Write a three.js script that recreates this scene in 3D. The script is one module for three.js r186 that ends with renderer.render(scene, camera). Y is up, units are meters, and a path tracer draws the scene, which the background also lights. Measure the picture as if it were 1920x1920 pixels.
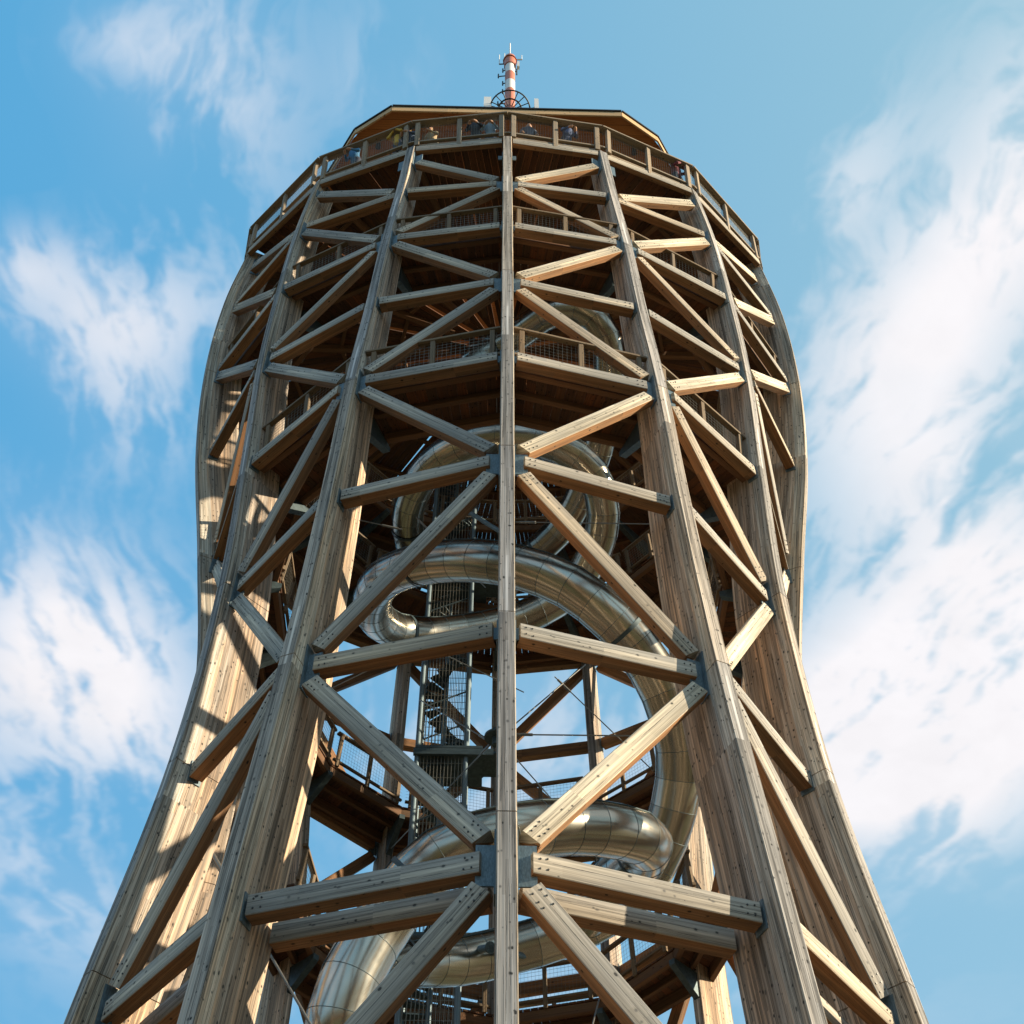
import * as THREE from 'three';
import { MarchingCubes } from 'three/addons/objects/MarchingCubes.js';
import { mergeGeometries } from 'three/addons/utils/BufferGeometryUtils.js';

// ------------------------------------------------------------------ camera, sky, sun, exposure
const R = Math.PI / 180;
const scene = new THREE.Scene();
const camera = new THREE.PerspectiveCamera(42.954, 1, 0.1, 4000);
camera.position.set(-0.271, 1.6, 23.12);
camera.rotation.set(51.82 * R, -1.466 * R, -0.057 * R, 'YXZ');

const renderer = new THREE.WebGLRenderer({ antialias: true });
renderer.setSize(1024, 1024);
renderer.toneMapping = THREE.LinearToneMapping;
renderer.toneMappingExposure = 2.0;
renderer.shadowMap.enabled = true;

const SUN_AZ = 80.5 * R, SUN_EL = 20 * R;                       // azimuth measured from the camera side (+z) towards +x
const sunDir = new THREE.Vector3(Math.sin(SUN_AZ) * Math.cos(SUN_EL), Math.sin(SUN_EL), Math.cos(SUN_AZ) * Math.cos(SUN_EL));
const sun = new THREE.DirectionalLight(new THREE.Color().setRGB(1, 0.85, 0.62), 5);
sun.position.copy(sunDir).multiplyScalar(120).add(new THREE.Vector3(0, 22, 0));
sun.target.position.set(0, 22, 0);
sun.castShadow = true; sun.shadow.mapSize.set(4096, 4096);
Object.assign(sun.shadow.camera, { left: -60, right: 60, top: 60, bottom: -60, near: 1, far: 300 });
scene.add(sun, sun.target);

let seed = 20240611;
function rnd() { seed |= 0; seed = seed + 0x6D2B79F5 | 0; let t = Math.imul(seed ^ seed >>> 15, 1 | seed); t = t + Math.imul(t ^ t >>> 7, 61 | t) ^ t; return ((t ^ t >>> 14) >>> 0) / 4294967296; }
const rr = (a, b) => a + (b - a) * rnd();
const lerp = (a, b, t) => a + (b - a) * t;
const sstep = (a, b, x) => { const t = Math.min(1, Math.max(0, (x - a) / (b - a))); return t * t * (3 - 2 * t); };
const HT = new Float32Array(65536); for (let i = 0; i < 65536; i++) HT[i] = rnd();
function vn(x, y) {                                            // value noise, 0..1
  const xi = Math.floor(x), yi = Math.floor(y), fx = x - xi, fy = y - yi;
  const u = fx * fx * (3 - 2 * fx), v = fy * fy * (3 - 2 * fy);
  const h = (a, b) => HT[((a * 73 + b * 19349 + ((a * b) & 255) * 7) ^ (b << 5)) & 65535];
  const a = h(xi, yi), b = h(xi + 1, yi), c = h(xi, yi + 1), d = h(xi + 1, yi + 1);
  return a + (b - a) * u + (c - a) * v + (a - b - c + d) * u * v;
}
function fbm(x, y, o, g = 0.52) { let s = 0, a = 0.5, n = 0; for (let i = 0; i < o; i++) { s += a * vn(x, y); n += a; x = x * 2.03 + 17.3; y = y * 2.01 + 9.1; a *= g; } return s / n; }

function makeSky() {
  const W = 2048, Hh = 2048, d = new Float32Array(W * Hh * 4);
  // thicker cirrus banks as places on the cloud layer (x/height, z/height), size, turn and strength
  const banks = [
    [-0.225, -0.38, 0.065, 0.09, 0.1, 0.52], [-0.29, -0.34, 0.04, 0.03, 0.2, 0.25], [-0.09, -0.36, 0.03, 0.05, 0, 0.3],
    [-0.315, -0.57, 0.09, 0.05, 0.15, 0.72], [-0.33, -0.66, 0.06, 0.07, 0, 0.6], [-0.41, -0.53, 0.05, 0.03, 0.2, 0.5],
    [-0.44, -0.95, 0.10, 0.12, 0, 0.82], [-0.54, -1.08, 0.13, 0.14, 0.2, 0.62], [-0.40, -1.1, 0.08, 0.12, 0, 0.6], [-0.55, -1.4, 0.09, 0.16, 0.1, 0.5],
    [0.45, -0.42, 0.09, 0.13, -0.45, 0.85], [0.36, -0.58, 0.08, 0.11, -0.6, 0.85], [0.285, -0.44, 0.03, 0.06, -0.3, 0.5], [0.40, -0.70, 0.09, 0.09, -0.4, 0.75], [0.48, -0.82, 0.12, 0.12, -0.3, 0.7],
    [0.47, -1.04, 0.16, 0.14, -0.2, 1.15], [0.40, -1.17, 0.10, 0.12, -0.2, 0.85], [0.60, -0.98, 0.15, 0.14, 0, 0.9], [0.56, -1.25, 0.10, 0.12, -0.6, 0.6],
    [0.02, -1.15, 0.22, 0.16, 0.1, 0.5], [0.1, -1.75, 0.4, 0.2, 0, 0.35]];
  const sx = sunDir.x, sy = sunDir.y, sz = sunDir.z;
  for (let j = 0; j < Hh; j++) {
    const el = ((j + 0.5) / Hh - 0.5) * Math.PI, ce = Math.cos(el), se = Math.sin(el);
    const e = Math.max(0, se);
    for (let i = 0; i < W; i++) {
      const az = ((i + 0.5) / W - 0.5) * 2 * Math.PI, dx = ce * Math.cos(az), dz = ce * Math.sin(az);
      const k = (j * W + i) * 4;
      const m = dx * sx + se * sy + dz * sz;                   // nearness to the sun
      const t = Math.pow(e, 0.55);
      const side = sstep(0.30, 0.95, m * 0.5 + 0.5);
      let r = lerp(0.20, lerp(0.020, 0.142, side), t), g = lerp(0.325, lerp(0.176, 0.265, side), t), b = lerp(0.42, lerp(0.352, 0.336, side), t);
      const glow = Math.pow(Math.max(0, m * 0.5 + 0.5), 4);
      r += glow * 0.07; g += glow * 0.06; b += glow * 0.035;
      if (se > 0.03) {
        const X = dx / se, Z = dz / se;
        let mask = 0;
        for (const q of banks) {
          const ax = X - q[0], az2 = Z - q[1];
          if (Math.abs(ax) > 0.8 || Math.abs(az2) > 0.8) continue;
          const c = Math.cos(q[4]), s = Math.sin(q[4]), u = (ax * c + az2 * s) / q[2], v = (-ax * s + az2 * c) / q[3];
          mask += q[5] * Math.exp(-(u * u + v * v) * 0.8);
        }
        const far = Math.max(Math.abs(X) - 0.75, Math.abs(Z + 0.85) - 1.0, 0);
        mask += sstep(0, 0.4, far) * 0.9 * sstep(0.45, 0.7, fbm(X * 1.1 + 40, Z * 1.1 + 11, 3));
        mask = Math.min(1.15, mask * 0.95);
        if (mask > 0.02) {
          // feathery ice: a curled flow field drags long fibres and finer hairs through the bank
          const w1 = fbm(X * 5 + 3, Z * 5 + 8, 3) - 0.5, w2 = fbm(X * 5 + 31, Z * 5 + 77, 3) - 0.5, w3 = fbm(X * 22 + 5, Z * 22 + 60, 3) - 0.5, w4 = fbm(X * 22 + 45, Z * 22 + 10, 3) - 0.5;
          const px = X + w1 * 0.11 + w3 * 0.035, pz = Z + w2 * 0.11 + w4 * 0.035;
          const ang = 0.25 + 0.8 * Math.max(-0.5, Math.min(0.6, X)), sa = Math.sin(ang), ca = Math.cos(ang);
          const al = px * sa + pz * ca, ac = px * ca - pz * sa;
          const body = fbm(al * 6 + 50, ac * 10 + 50, 4), fibre = fbm(al * 9 + 20, ac * 34 + 70, 6, 0.70), puff = fbm(px * 12 + 90, pz * 12 + 20, 6, 0.68), veil = fbm(X * 4 + 15, Z * 4 + 35, 4);
          const ridge = 1 - Math.abs(2 * fbm(al * 10 + 33, ac * 22 + 13, 5, 0.6) - 1);
          const n = 0.32 * body + 0.20 * fibre + 0.26 * puff + 0.22 * (ridge - 0.3);
          const mk = Math.min(1.1, mask);
          let a = mk * (0.22 * sstep(0.3, 0.7, veil) + 0.80 * sstep(0.49 - 0.17 * mk, 0.63 - 0.10 * mk, n));
          a = Math.min(0.95, a) * sstep(0.03, 0.15, se);
          const lit = 0.45 + 0.06 * puff + 0.04 * glow;
          r = lerp(r, lit * 1.0, a); g = lerp(g, lit * 0.965, a); b = lerp(b, lit * 0.985, a);
        }
      }
      d[k] = r; d[k + 1] = g; d[k + 2] = b; d[k + 3] = 1;
    }
  }
  const tex = new THREE.DataTexture(d, W, Hh, THREE.RGBAFormat, THREE.FloatType);
  tex.mapping = THREE.EquirectangularReflectionMapping;
  tex.magFilter = tex.minFilter = THREE.LinearFilter; tex.wrapS = THREE.RepeatWrapping;
  tex.needsUpdate = true;
  return tex;
}
const sky = makeSky();
scene.background = sky; scene.environment = sky;

// ------------------------------------------------------------------ textures and materials
function dataTex(W, Hh, fn, srgb) {
  const d = new Uint8Array(W * Hh * 4);
  for (let j = 0; j < Hh; j++) for (let i = 0; i < W; i++) {
    const c = fn(i, j), k = (j * W + i) * 4;
    d[k] = Math.max(0, Math.min(255, c[0])); d[k + 1] = Math.max(0, Math.min(255, c[1])); d[k + 2] = Math.max(0, Math.min(255, c[2])); d[k + 3] = 255;
  }
  const t = new THREE.DataTexture(d, W, Hh); t.wrapS = t.wrapT = THREE.RepeatWrapping;
  t.magFilter = THREE.LinearFilter; t.minFilter = THREE.LinearMipmapLinearFilter; t.generateMipmaps = true;
  if (srgb) t.colorSpace = THREE.SRGBColorSpace;
  t.needsUpdate = true; return t;
}
// wood: strips of lamellae along v, grain, stains, checks (drying cracks) and knots, all as flat pigment
function woodFields(W, Hh, mW, mH, lamW, opts) {
  const tone = new Float32Array(W * Hh), warm = new Float32Array(W * Hh), bump = new Float32Array(W * Hh).fill(1);
  const ppx = W / mW, ppy = Hh / mH, lams = Math.max(1, Math.round(mW / lamW));
  const joints = []; for (let l = 0; l < lams; l++) { let y = -rr(0, 2), a = []; while (y < mH) { const len = rr(1.2, 3.2); a.push([y, rr(-1, 1), rr(-1, 1)]); y += len; } joints.push(a); }
  for (let j = 0; j < Hh; j++) {
    const y = j / ppy;
    for (let i = 0; i < W; i++) {
      const x = i / ppx, l = Math.min(lams - 1, Math.floor(x / mW * lams));
      let jt = joints[l][0]; for (const q of joints[l]) if (q[0] <= y) jt = q;
      const g1 = fbm(x * 90 + l * 7, y * 1.6 + l * 3, 3) - 0.5, g2 = fbm(x * 28 + 5, y * 0.55 + 40, 3) - 0.5, st = fbm(x * 5 + 11, y * 0.35 + 7, 4) - 0.5;
      const k = j * W + i;
      tone[k] = 1 + jt[1] * opts.lam + g1 * opts.grain + g2 * opts.streak + st * opts.stain;
      warm[k] = jt[2] * 0.35 + (fbm(x * 4 + 70, y * 0.3 + 3, 3) - 0.5) * 2.2;
      const fr = x / mW * lams - l; if (lams > 1 && (fr < 0.05 || fr > 0.95)) { tone[k] *= 0.96; bump[k] = 0.75; }
      bump[k] += g1 * 0.5;
    }
  }
  for (let n = 0; n < opts.cracks; n++) {                       // drying checks follow the grain
    const x0 = rr(0, W), y0 = Math.floor(rr(0, Hh)), len = rr(0.25, 1.6) * ppy, dr = rr(-0.004, 0.004) * ppx / ppy * 3, wd = rnd() < 0.25 ? 2 : 1;
    for (let s = 0; s < len; s++) {
      const j = (y0 + Math.floor(s)) % Hh, w = wd * Math.sin(Math.PI * s / len) + 0.3;
      for (let q = 0; q < w; q++) { const i = ((Math.floor(x0 + s * dr + (vn(s * 0.02, n) - 0.5) * 3) + q) % W + W) % W, k = j * W + i; tone[k] *= 0.55; bump[k] = 0.1; }
    }
  }
  for (let n = 0; n < opts.knots; n++) {
    const x0 = rr(0, W), y0 = rr(0, Hh), ra = rr(0.006, 0.019), rx = ra * ppx, ry = ra * ppy * rr(1, 1.8), dk = rr(0.30, 0.75);
    for (let jj = -Math.ceil(ry * 2); jj <= ry * 2; jj++) for (let ii = -Math.ceil(rx * 2); ii <= rx * 2; ii++) {
      const q = Math.hypot(ii / rx, jj / ry); if (q > 2) continue;
      const i = ((Math.round(x0) + ii) % W + W) % W, j = ((Math.round(y0) + jj) % Hh + Hh) % Hh, k = j * W + i;
      if (q < 1) { tone[k] *= dk; warm[k] += 0.5; } else tone[k] *= lerp(0.88, 1, q - 1);
    }
  }
  return { tone, warm, bump };
}
function woodMat(W, Hh, mW, mH, lamW, opts, colour, tints, roughness, bumpScale) {
  const f = woodFields(W, Hh, mW, mH, lamW, opts);
  const map = dataTex(W, Hh, (i, j) => { const k = j * W + i, c = colour(i / W, f.warm[k], i, j), t = f.tone[k]; return [c[0] * t, c[1] * t, c[2] * t]; }, true);
  const bm = dataTex(W, Hh, (i, j) => { const v = f.bump[j * W + i] * 150; return [v, v, v]; });
  return tints.map(t => new THREE.MeshStandardMaterial({ map, bumpMap: bm, bumpScale, roughness, color: new THREE.Color().setRGB(...t) }));
}
const mix3 = (a, b, t) => [lerp(a[0], b[0], t), lerp(a[1], b[1], t), lerp(a[2], b[2], t)];
const clamp01 = x => Math.max(0, Math.min(1, x));
// columns: left 80 % of the texture is the glued side (inner edge to outer edge), right 20 % the narrow weathered face
const M = {};
M.column = woodMat(640, 2048, 1.56, 9, 0.045, { lam: 0.15, grain: 0.40, streak: 0.60, stain: 0.60, cracks: 380, knots: 260 },
  (u, w) => {
    // the outer quarter of the glued side has silvered, with a ragged border between lamellae
    const bare = u > 0.8 ? 1 : (u + w * 0.035 > 0.60 ? 1 : 0);
    const silver = clamp01((bare ? 0.82 : 0.46) + w * 0.34);
    if (u > 0.8) return mix3([150, 139, 128], [140, 139, 139], clamp01(0.6 + w * 0.3));
    const c = mix3([158, 128, 101], [154, 149, 142], silver);
    return bare ? [c[0] * 1.10, c[1] * 1.10, c[2] * 1.08] : c;
  }, [[1, 1, 1], [0.86, 0.88, 0.90], [1.12, 1.06, 0.98], [0.94, 0.96, 1.0]], 0.9, 0.004);
M.beam = woodMat(512, 1024, 1.12, 5, 0.14, { lam: 0.06, grain: 0.32, streak: 0.42, stain: 0.40, cracks: 90, knots: 30 },
  (u, w) => u < 0.5 ? mix3([168, 154, 134], [153, 151, 148], clamp01(0.55 + w * 0.5)) : mix3([138, 94, 58], [126, 98, 72], clamp01(0.4 + w * 0.5)),
  [[1, 0.98, 0.95], [0.84, 0.86, 0.89], [1.42, 1.36, 1.22], [1.02, 0.94, 0.84], [0.93, 0.95, 0.97]], 0.85, 0.003);  // third tint is brightened to paint sunlight into the right-hand rising braces
M.plank = woodMat(256, 1024, 0.25, 2.4, 0.25, { lam: 0.04, grain: 0.35, streak: 0.35, stain: 0.25, cracks: 12, knots: 16 },
  (u, w) => mix3([92, 57, 34], [80, 58, 43], clamp01(0.4 + w * 0.5)), [[1, 1, 1], [0.72, 0.72, 0.74], [1.25, 1.15, 1.0], [0.85, 0.95, 1.0]], 0.9, 0.003);
M.rail = woodMat(128, 1024, 0.3, 3, 0.3, { lam: 0.03, grain: 0.3, streak: 0.2, stain: 0.15, cracks: 14, knots: 14 },
  (u, w) => mix3([146, 124, 98], [132, 124, 113], clamp01(0.4 + w * 0.5)), [[1, 1, 1], [0.9, 0.9, 0.9], [0.62, 0.56, 0.48]], 0.85, 0.002);
M.fascia = woodMat(128, 1024, 0.3, 3, 0.3, { lam: 0.03, grain: 0.25, streak: 0.2, stain: 0.1, cracks: 6, knots: 10 },
  (u, w) => mix3([196, 158, 112], [186, 160, 124], clamp01(0.4 + w * 0.5)), [[1, 1, 1]], 0.8, 0.002);
M.joist = woodMat(512, 512, 1.12, 2.5, 0.3, { lam: 0.04, grain: 0.3, streak: 0.3, stain: 0.3, cracks: 20, knots: 12 },
  (u, w) => mix3([112, 74, 46], [98, 76, 56], clamp01(0.4 + w * 0.5)), [[1, 1, 1], [0.8, 0.82, 0.84]], 0.9, 0.002);
M.soffit = woodMat(128, 1024, 0.3, 3, 0.3, { lam: 0.03, grain: 0.25, streak: 0.2, stain: 0.1, cracks: 3, knots: 10 },
  (u, w) => mix3([186, 122, 66], [170, 116, 70], clamp01(0.4 + w * 0.5)), [[1, 1, 1], [0.9, 0.9, 0.9]], 0.8, 0.002);
const zincMap = dataTex(256, 256, (i, j) => { const s = fbm(i / 14, j / 14, 3), q = fbm(i / 60 + 9, j / 60, 3); const v = 84 + s * 44 + q * 26; return [v * 0.84, v * 0.98, v * 1.05]; }, true);
M.zinc = new THREE.MeshStandardMaterial({ map: zincMap, metalness: 0.35, roughness: 0.55 });
M.zincDark = new THREE.MeshStandardMaterial({ map: zincMap, color: new THREE.Color().setRGB(0.5, 0.52, 0.5), metalness: 0.5, roughness: 0.5 });
M.bolt = new THREE.MeshStandardMaterial({ color: new THREE.Color().setRGB(0.05, 0.048, 0.045), metalness: 0.5, roughness: 0.5 });
M.cable = new THREE.MeshStandardMaterial({ color: new THREE.Color().setRGB(0.22, 0.21, 0.19), metalness: 0.7, roughness: 0.4 });
M.wire = new THREE.MeshStandardMaterial({ color: new THREE.Color().setRGB(0.20, 0.19, 0.16), metalness: 0.6, roughness: 0.5 });
const steelRough = dataTex(256, 512, (i, j) => { const v = 82 + 26 * fbm(i * 0.9, j / 90, 3) + 24 * fbm(i / 40, j / 60 + 5, 2); return [0, v, 255]; });
M.slide = [[0.45, 0.41, 0.34], [0.37, 0.34, 0.28], [0.51, 0.47, 0.39]].map(c => new THREE.MeshStandardMaterial({ color: new THREE.Color().setRGB(...c), metalness: 1, roughness: 0.52, roughnessMap: steelRough }));
M.white = new THREE.MeshStandardMaterial({ color: new THREE.Color().setRGB(0.78, 0.76, 0.73), roughness: 0.5 });
M.red = new THREE.MeshStandardMaterial({ color: new THREE.Color().setRGB(0.52, 0.17, 0.10), roughness: 0.5 });
M.black = new THREE.MeshStandardMaterial({ color: new THREE.Color().setRGB(0.025, 0.025, 0.028), roughness: 0.6, metalness: 0.3 });
M.darkSteel = new THREE.MeshStandardMaterial({ color: new THREE.Color().setRGB(0.05, 0.055, 0.05), roughness: 0.55, metalness: 0.4 });
const groundMap = dataTex(512, 512, (i, j) => { const a = fbm(i / 6, j / 6, 4), b = fbm(i / 90, j / 90, 3); const v = 54 + a * 40 + b * 28; return [v, v * 0.9, v * 0.70]; }, true); groundMap.repeat.set(24, 24);
M.gravel = new THREE.MeshStandardMaterial({ map: groundMap, roughness: 1 });
const grassMap = dataTex(512, 512, (i, j) => { const a = fbm(i / 5, j / 5, 4), b = fbm(i / 70, j / 70, 3); const v = 0.6 + a * 0.6 + b * 0.3; return [74 * v, 70 * v, 42 * v]; }, true); grassMap.repeat.set(400, 400);
M.grass = new THREE.MeshStandardMaterial({ map: grassMap, roughness: 1 });
M.concrete = new THREE.MeshStandardMaterial({ color: new THREE.Color().setRGB(0.36, 0.35, 0.33), roughness: 0.9 });

// ------------------------------------------------------------------ geometry helpers
const V = (x, y, z) => new THREE.Vector3(x, y, z);
const taken = new Map();
function numbered(n) { const c = taken.get(n) || 0; taken.set(n, c + 1); return c ? n + '_' + String(c).padStart(3, '0') : n; }
function shadow(o) { o.traverse(m => { if (m.isMesh) { m.castShadow = true; m.receiveShadow = true; } }); }
function thing(name, label, category, pos = [0, 0, 0], group) {
  const o = new THREE.Group(); o.name = numbered(name); o.position.set(...pos); scene.add(o);
  o.userData = { label, category }; if (group) o.userData.group = group; return o;
}
function part(name, geo, mat, parent, label) { const m = new THREE.Mesh(geo, mat); m.name = name; parent.add(m); if (label) m.userData.label = label; return m; }
// loops of points joined into a skin; U gives [u of edge start, u of edge end] for every edge, vv the v of every loop
function skin(loops, U, vv, caps = true) {
  const P = [], T = [], n = loops[0].length;
  const tri = (a, b, c, ta, tb, tc) => { P.push(a.x, a.y, a.z, b.x, b.y, b.z, c.x, c.y, c.z); T.push(...ta, ...tb, ...tc); };
  for (let s = 0; s + 1 < loops.length; s++) for (let i = 0; i < n; i++) {
    const j = (i + 1) % n, a = loops[s][i], b = loops[s][j], c = loops[s + 1][j], d = loops[s + 1][i], [u0, u1] = U[i];
    tri(a, b, c, [u0, vv[s]], [u1, vv[s]], [u1, vv[s + 1]]); tri(a, c, d, [u0, vv[s]], [u1, vv[s + 1]], [u0, vv[s + 1]]);
  }
  if (caps) for (const [lp, rev, v] of [[loops[0], true, vv[0]], [loops[loops.length - 1], false, vv[vv.length - 1]]]) for (let i = 1; i + 1 < n; i++) {
    const t = [[U[0][0], v], [U[i][0], v + 0.02], [U[i][1], v + 0.02]];
    rev ? tri(lp[0], lp[i + 1], lp[i], ...t) : tri(lp[0], lp[i], lp[i + 1], ...t);
  }
  const g = new THREE.BufferGeometry();
  g.setAttribute('position', new THREE.Float32BufferAttribute(P, 3)); g.setAttribute('uv', new THREE.Float32BufferAttribute(T, 2));
  g.computeVertexNormals(); return g;
}
// timber of width w (along side) and height h between two points, edges chamfered; uMode 'beam' splits weathered faces and sheltered faces
function timber(a, b, side, w, h, vLen, uMode, ch = 0.012) {
  const t = b.clone().sub(a), L = t.length(); t.normalize();
  const s = side.clone().addScaledVector(t, -side.dot(t)).normalize(), n = new THREE.Vector3().crossVectors(t, s).normalize();
  if (n.y < 0) n.negate();
  const hw = w / 2, hh = h / 2, c = Math.min(ch, hw * 0.4, hh * 0.4);
  const c2 = [[hw, -hh + c], [hw, hh - c], [hw - c, hh], [-hw + c, hh], [-hw, hh - c], [-hw, -hh + c], [-hw + c, -hh], [hw - c, -hh]];
  const cross = new THREE.Vector3().crossVectors(s, n).dot(t) > 0 ? c2 : c2.slice().reverse();
  const mk = p => cross.map(([x, y]) => p.clone().addScaledVector(s, x).addScaledVector(n, y));
  const o = rnd(), f = (x0, x1) => [x0, x1];
  const per = cross.map((q, i) => {
    const r = cross[(i + 1) % 8], mx = (q[0] + r[0]) / 2, my = (q[1] + r[1]) / 2;
    if (uMode === 'beam') {
      if (mx > hw - c * 0.6) return f(0.02, 0.02 + h * 0.8); if (my > hh - c * 0.6) return f(0.28, 0.28 + w * 0.8);
      if (my < -hh + c * 0.6) return f(0.53, 0.53 + w * 0.85); if (mx < -hw + c * 0.6) return f(0.76, 0.76 + h * 0.7);
      return f(0.3, 0.31);
    }
    const wide = Math.abs(my) > Math.abs(mx) ? w : h; return f(o, o + wide / 0.3);
  });
  const v0 = rnd();
  return skin([mk(a), mk(b)], per, [v0, v0 + L / vLen]);
}
// slab from four plan corners (counter-clockwise from above not required), top at y, thickness th
function slab(c, y, th, u0, v0, du, dv) {
  const lo = c.map(p => V(p[0], y - th, p[1])), hi = c.map(p => V(p[0], y, p[1]));
  const area = (c[1][0] - c[0][0]) * (c[2][1] - c[0][1]) - (c[1][1] - c[0][1]) * (c[2][0] - c[0][0]);
  if (area > 0) { lo.reverse(); hi.reverse(); }
  const P = [], T = [];
  const q = (a, b, cc, d, t) => { for (const [p, w] of [[a, t[0]], [b, t[1]], [cc, t[2]], [a, t[0]], [cc, t[2]], [d, t[3]]]) { P.push(p.x, p.y, p.z); T.push(...w); } };
  const tt = [[u0, v0], [u0 + du, v0], [u0 + du, v0 + dv], [u0, v0 + dv]];
  q(hi[0], hi[1], hi[2], hi[3], tt); q(lo[3], lo[2], lo[1], lo[0], [tt[3], tt[2], tt[1], tt[0]]);
  for (let i = 0; i < 4; i++) { const j = (i + 1) % 4; q(lo[i], lo[j], hi[j], hi[i], [[u0, v0], [u0 + 0.1, v0], [u0 + 0.1, v0 + dv], [u0, v0 + dv]]); }
  const g = new THREE.BufferGeometry();
  g.setAttribute('position', new THREE.Float32BufferAttribute(P, 3)); g.setAttribute('uv', new THREE.Float32BufferAttribute(T, 2)); g.computeVertexNormals(); return g;
}
function rod(a, b, r, n = 8) {
  const g = new THREE.CylinderGeometry(r, r, a.distanceTo(b), n, 1); const q = new THREE.Quaternion().setFromUnitVectors(V(0, 1, 0), b.clone().sub(a).normalize());
  g.applyQuaternion(q); const m = a.clone().add(b).multiplyScalar(0.5); g.translate(m.x, m.y, m.z); return g;
}
function plate(c, ax, ay, az, sx, sy, sz) { const g = new THREE.BoxGeometry(sx, sy, sz); if (new THREE.Vector3().crossVectors(ax, ay).dot(az) < 0) az = az.clone().negate(); g.applyMatrix4(new THREE.Matrix4().makeBasis(ax, ay, az)); g.translate(c.x, c.y, c.z); return g; }

// ------------------------------------------------------------------ tower form: 16 columns standing on ellipses that change with height
const CAMH = 1.6;
const LV = [37.4, 34.69, 31.05, 27.45, 23.59, 19.59, 14.91, 10.12, 5.5, 1.1].map(h => h + CAMH);      // ring levels 0..9 above ground
const TH = [38.4, 34.69, 31.05, 27.45, 23.59, 19.59, 14.91, 10.12, 5.5, -1.6].map(h => h + CAMH);
const TB = [7.14, 7.55, 8.03, 8.32, 8.64, 8.82, 8.93, 9.47, 10.0, 10.9];
const TA = [8.7, 8.85, 8.4, 7.75, 6.9, 6.35, 6.5, 7.15, 7.7, 8.5];
const T1 = [7.54, 7.79, 8.13, 8.30, 8.52, 8.52, 8.67, 9.10, 9.55, 10.4];
const T2 = [8.18, 8.38, 8.45, 8.36, 8.04, 7.68, 7.64, 8.12, 8.55, 9.3];
const T3 = [8.56, 8.76, 8.62, 8.16, 7.36, 6.66, 6.62, 7.2, 7.8, 8.65];
const TAB = [TB, T1, T2, T3, TA];
function interp(tab, y) {
  const n = TH.length; let i = 0; while (i < n - 2 && y < TH[i + 1]) i++;
  const x0 = TH[i], x1 = TH[i + 1], t = (y - x0) / (x1 - x0), h = x1 - x0;
  const m = q => q === 0 ? (tab[1] - tab[0]) / (TH[1] - TH[0]) : q === n - 1 ? (tab[q] - tab[q - 1]) / (TH[q] - TH[q - 1]) : (tab[q + 1] - tab[q - 1]) / (TH[q + 1] - TH[q - 1]);
  const t2 = t * t, t3 = t2 * t;
  return (2 * t3 - 3 * t2 + 1) * tab[i] + (t3 - 2 * t2 + t) * h * m(i) + (-2 * t3 + 3 * t2) * tab[i + 1] + (t3 - t2) * h * m(i + 1);
}
const mirror = k => { k = ((k % 16) + 16) % 16; if (k > 8) k = 16 - k; return k > 4 ? 8 - k : k; };
const rho = (k, y) => interp(TAB[mirror(k)], y);
const rad = k => V(Math.sin(k * 22.5 * R), 0, Math.cos(k * 22.5 * R));
const tan = k => V(Math.cos(k * 22.5 * R), 0, -Math.sin(k * 22.5 * R));
const at = (k, off, y, lat = 0, r) => rad(k).multiplyScalar((r === undefined ? rho(k, y) : r) + off).addScaledVector(tan(k), lat).setY(y);
const UP = V(0, 1, 0);
const TOUT = [0.20, 0.20, 0.16, 0.18, 0.22, 0.34, 0.44, 0.45, 0.45, 0.45], TIN = [-0.50, -0.52, -0.60, -0.66, -0.72, -0.80, -0.80, -0.76, -0.76, -0.76];   // column edges off the ring line
const IN = -0.70, HW = 0.13;

// ------------------------------------------------------------------ ground
{
  const g = new THREE.Mesh(new THREE.CircleGeometry(1500, 96).rotateX(-Math.PI / 2), M.grass); g.name = 'ground'; g.userData.kind = 'structure'; scene.add(g);
  const p = new THREE.Mesh(new THREE.CircleGeometry(34, 96).rotateX(-Math.PI / 2), M.gravel); p.position.y = 0.004; p.name = 'gravel_plaza'; p.userData.kind = 'structure'; scene.add(p);
}

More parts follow.
